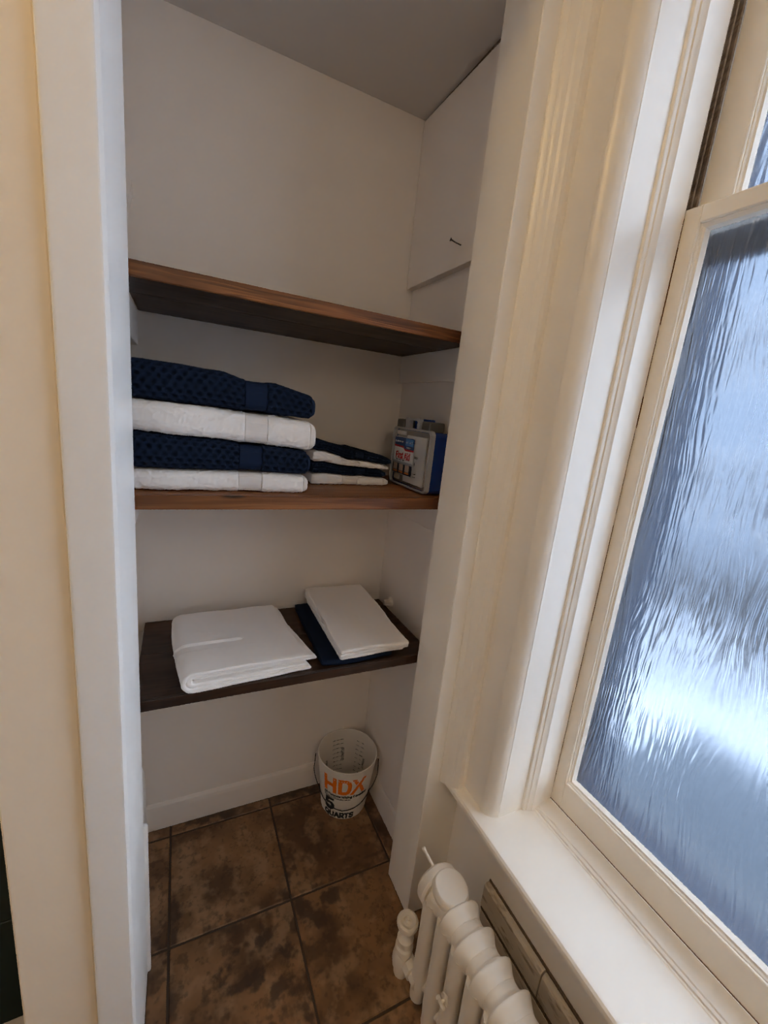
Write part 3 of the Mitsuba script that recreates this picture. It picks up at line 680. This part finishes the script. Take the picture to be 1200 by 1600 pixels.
# wire handle hanging in front, from ear to ear
ears = [base_ang-1.62, base_ang+1.62]
pts = []
for u in np.linspace(0, 1, 81):
    v_ = 1-abs(2*u-1)                                   # 0 at an ear, 1 at the front
    w_ = np.clip((v_-.20)/.80, 0, 1); a = base_ang + np.sign(u-.5)*1.62*(1-w_)
    z = np.interp(v_, [0, .20, .34, 1], [.205, .130, .098, .052]) - .010*np.sin(np.pi*w_)
    rad = max(Rz(z)+.0035, np.interp(v_, [0, .20, .38], [Rz(.205)+.012, Rz(.205)+.015, Rz(z)+.0035]))
    pts.append([bc[0]+rad*np.cos(a), bc[1]+rad*np.sin(a), z])
add(B+'__handle', tube(pts, .0016, 8), 'black_wire', True, 'thin black wire handle')
for a in ears:
    c = np.array([math.cos(a), math.sin(a)]); r = Rz(.205)
    add(B+'__ear', tube([[bc[0]+c[0]*(r-.001), bc[1]+c[1]*(r-.001), .205], [bc[0]+c[0]*(r+.014), bc[1]+c[1]*(r+.014), .205]], .0040, 10), 'bucket_plastic', 30)

# ------------------------------------------------------------------ radiator
Rr = 'radiator'
tag(Rr, 'white painted cast iron radiator below the window sill', 'radiator')
RX, RZ, RP = .607, .334, .0595
RY0 = .644                      # crest of the far section
def section(yc, first=False):
    parts = []
    # header: an elliptical spool along y with a raised crest
    ts = np.linspace(-RP/2, RP/2, 29)
    f = np.where(ts < 0, .735+.265*np.exp(-(ts/.019)**2), .735+.265*np.exp(-(ts/.0065)**2))
    hw, hh = .057*f, .046*f
    n = 40; th = np.arange(n)*2*np.pi/n
    V = np.array([[(RX+hw[i]*np.sign(np.cos(a))*abs(np.cos(a))**.85, yc+ts[i], RZ+hh[i]*np.sign(np.sin(a))*abs(np.sin(a))**.85) for a in th] for i in range(len(ts))]).reshape(-1, 3)
    F = []
    for i in range(len(ts)-1):
        for j in range(n):
            a, b, c, d = i*n+j, i*n+(j+1) % n, (i+1)*n+(j+1) % n, (i+1)*n+j; F += [[a, b, c], [a, c, d]]
    L = len(V); V = np.vstack([V, [[RX, yc+ts[0], RZ]], [[RX, yc+ts[-1], RZ]]])
    for j in range(n): F += [[L, (j+1) % n, j], [L+1, (len(ts)-1)*n+j, (len(ts)-1)*n+(j+1) % n]]
    m = trimesh.Trimesh(V, np.array(F), process=False)
    if m.volume < 0: m.invert()
    parts.append(m)
    for x in (RX-.036, RX+.036):     # two columns, each with a soft oval section, and feet
        for q in (0,):
            zz = np.array([.0, .02, .05, .09, .14, .22, .28, .33]); rx = np.array([.020, .019, .021, .022, .0205, .0205, .0215, .020]); ry = np.array([.021, .0215, .024, .024, .0225, .0225, .0235, .024])
            c = lathe([(0, 0)]+[(1, z) for z in zz]+[(0, zz[-1])], n=24); v = c.vertices
            sx_, sy_ = np.interp(v[:, 2], zz, rx), np.interp(v[:, 2], zz, ry)
            c = trimesh.Trimesh(np.c_[x+v[:, 0]*sx_, yc+v[:, 1]*sy_, v[:, 2]+.002], c.faces, process=False); parts.append(c)
    low = lathe([(0, -RP/2), (.030, -RP/2), (.036, -.012), (.038, 0), (.036, .012), (.030, RP/2), (0, RP/2)], (0, 0, 0), 'y', 28)
    v = low.vertices; low = trimesh.Trimesh(np.c_[RX+v[:, 0]*1.35, yc+v[:, 1], .066+v[:, 2]*.9], low.faces, process=False)
    parts.append(low)
    return cat(*parts)
sec = ply(section(0), 'radiator_paint', 35)
for i in range(12):
    d = dict(sec); d['to_world'] = T().translate([0, RY0-i*RP, 0]); add(Rr+'__section', d, None)
# far end cap: oval lobe with a flat top, and the plug ring behind it
cap = trimesh.creation.icosphere(4, 1.0); v = cap.vertices
v = np.sign(v)*np.abs(v)**np.array([.92, .92, 1]); v[:, 2] = np.clip(v[:, 2], -1, .55)
v = v*[.0455, .046, .030]; a = math.radians(9)
v = np.c_[v[:, 0], v[:, 1]*math.cos(a)-v[:, 2]*math.sin(a), v[:, 1]*math.sin(a)+v[:, 2]*math.cos(a)]
add(Rr+'__end_cap', trimesh.Trimesh(v+[RX, .628, .366], cap.faces, process=False), 'radiator_paint', 40, 'oval end boss')
pl = lathe([(0, -.020), (.050, -.020), (.056, -.014), (.056, .006), (.050, .013), (.030, .016), (0, .016)], (RX-.004, .674, RZ-.004), 'y', 40)
add(Rr+'__end_plug', pl, 'radiator_paint', 35)
add(Rr+'__bleed_pin', tube([[RX-.012, .682, .372], [RX-.022, .700, .390], [RX-.027, .709, .400], [RX-.029, .713, .404], [RX-.0315, .7175, .4085]], [.0042, .0040, .0034, .0050, .0048], 12), 'radiator_paint', True, 'thin bleed pin')
# key valve between columns
add(Rr+'__air_valve', cat(tube([[.545, .515, .235], [.528, .512, .232]], .004, 10), tube([[.531, .505, .222], [.526, .512, .232], [.521, .519, .243]], [.0055, .004, .0055], 10), lathe([(0, -.002), (.012, -.002), (.012, .002), (0, .002)], (.537, .513, .234), 'x', 20)), 'radiator_paint', 40, 'small wing shaped air valve')
# supply valve
vx, vy = .553, .706
Vv = Rr+'__supply_valve'
add(Vv, cat(lathe([(0, .0), (.020, .0), (.020, .025), (.0265, .030), (.0285, .048), (.0265, .068), (.021, .076), (.0245, .082), (.0245, .098), (.018, .104), (.0225, .108), (.0225, .126), (.013, .134), (.009, .140), (.008, .168), (0, .168)], (vx, vy, .0005), n=24),
            lathe([(0, -.034), (.020, -.034), (.020, -.012), (.0255, -.010), (.0255, .010), (.018, .014), (.018, .026), (0, .026)], (vx+.010, vy-.036, .058), 'y', 8)), 'radiator_paint', 30, 'angled supply valve on the floor')
whl = lathe([(0, .006), (.008, .006), (.013, .004), (.0165, .007), (.022, .0095), (.0275, .007), (.030, 0), (.0275, -.008), (.021, -.0105), (.010, -.009), (0, -.009)], (vx, vy, .178), n=36)
add(Vv+'__handwheel', whl, 'radiator_paint', 40, 'round valve handwheel')
add(Vv+'__nut', lathe([(0, 0), (.0065, 0), (.0065, .006), (.004, .0085), (0, .0085)], (vx, vy, .183), n=8), 'radiator_paint')

# ------------------------------------------------------------------ small things on the closet wall
add('nail', cat(tube([[.6835, 1.083, 1.962], [.668, 1.086, 1.9655], [.6525, 1.089, 1.970]], .0017, 8), tube([[.6535, 1.0888, 1.9697], [.6515, 1.0892, 1.9703]], .0042, 10)), 'iron',
    label='dark iron nail sticking out of the upper right closet wall board', cat='nail')
p = np.array([XR, 1.283, .832])
tag('pipe_stub', 'small white painted capped pipe end on the right closet wall above the lowest shelf', 'pipe cap')
add('pipe_stub__collar', lathe([(0, -.012), (.014, -.012), (.018, -.006), (.018, .002), (0, .002)], p, 'x', 20), 'paint_trim', 30)
add('pipe_stub__cap', lathe([(0, -.030), (.0095, -.030), (.0115, -.028), (.0115, -.012), (0, -.012)], p, 'x', 8), 'paint_trim')
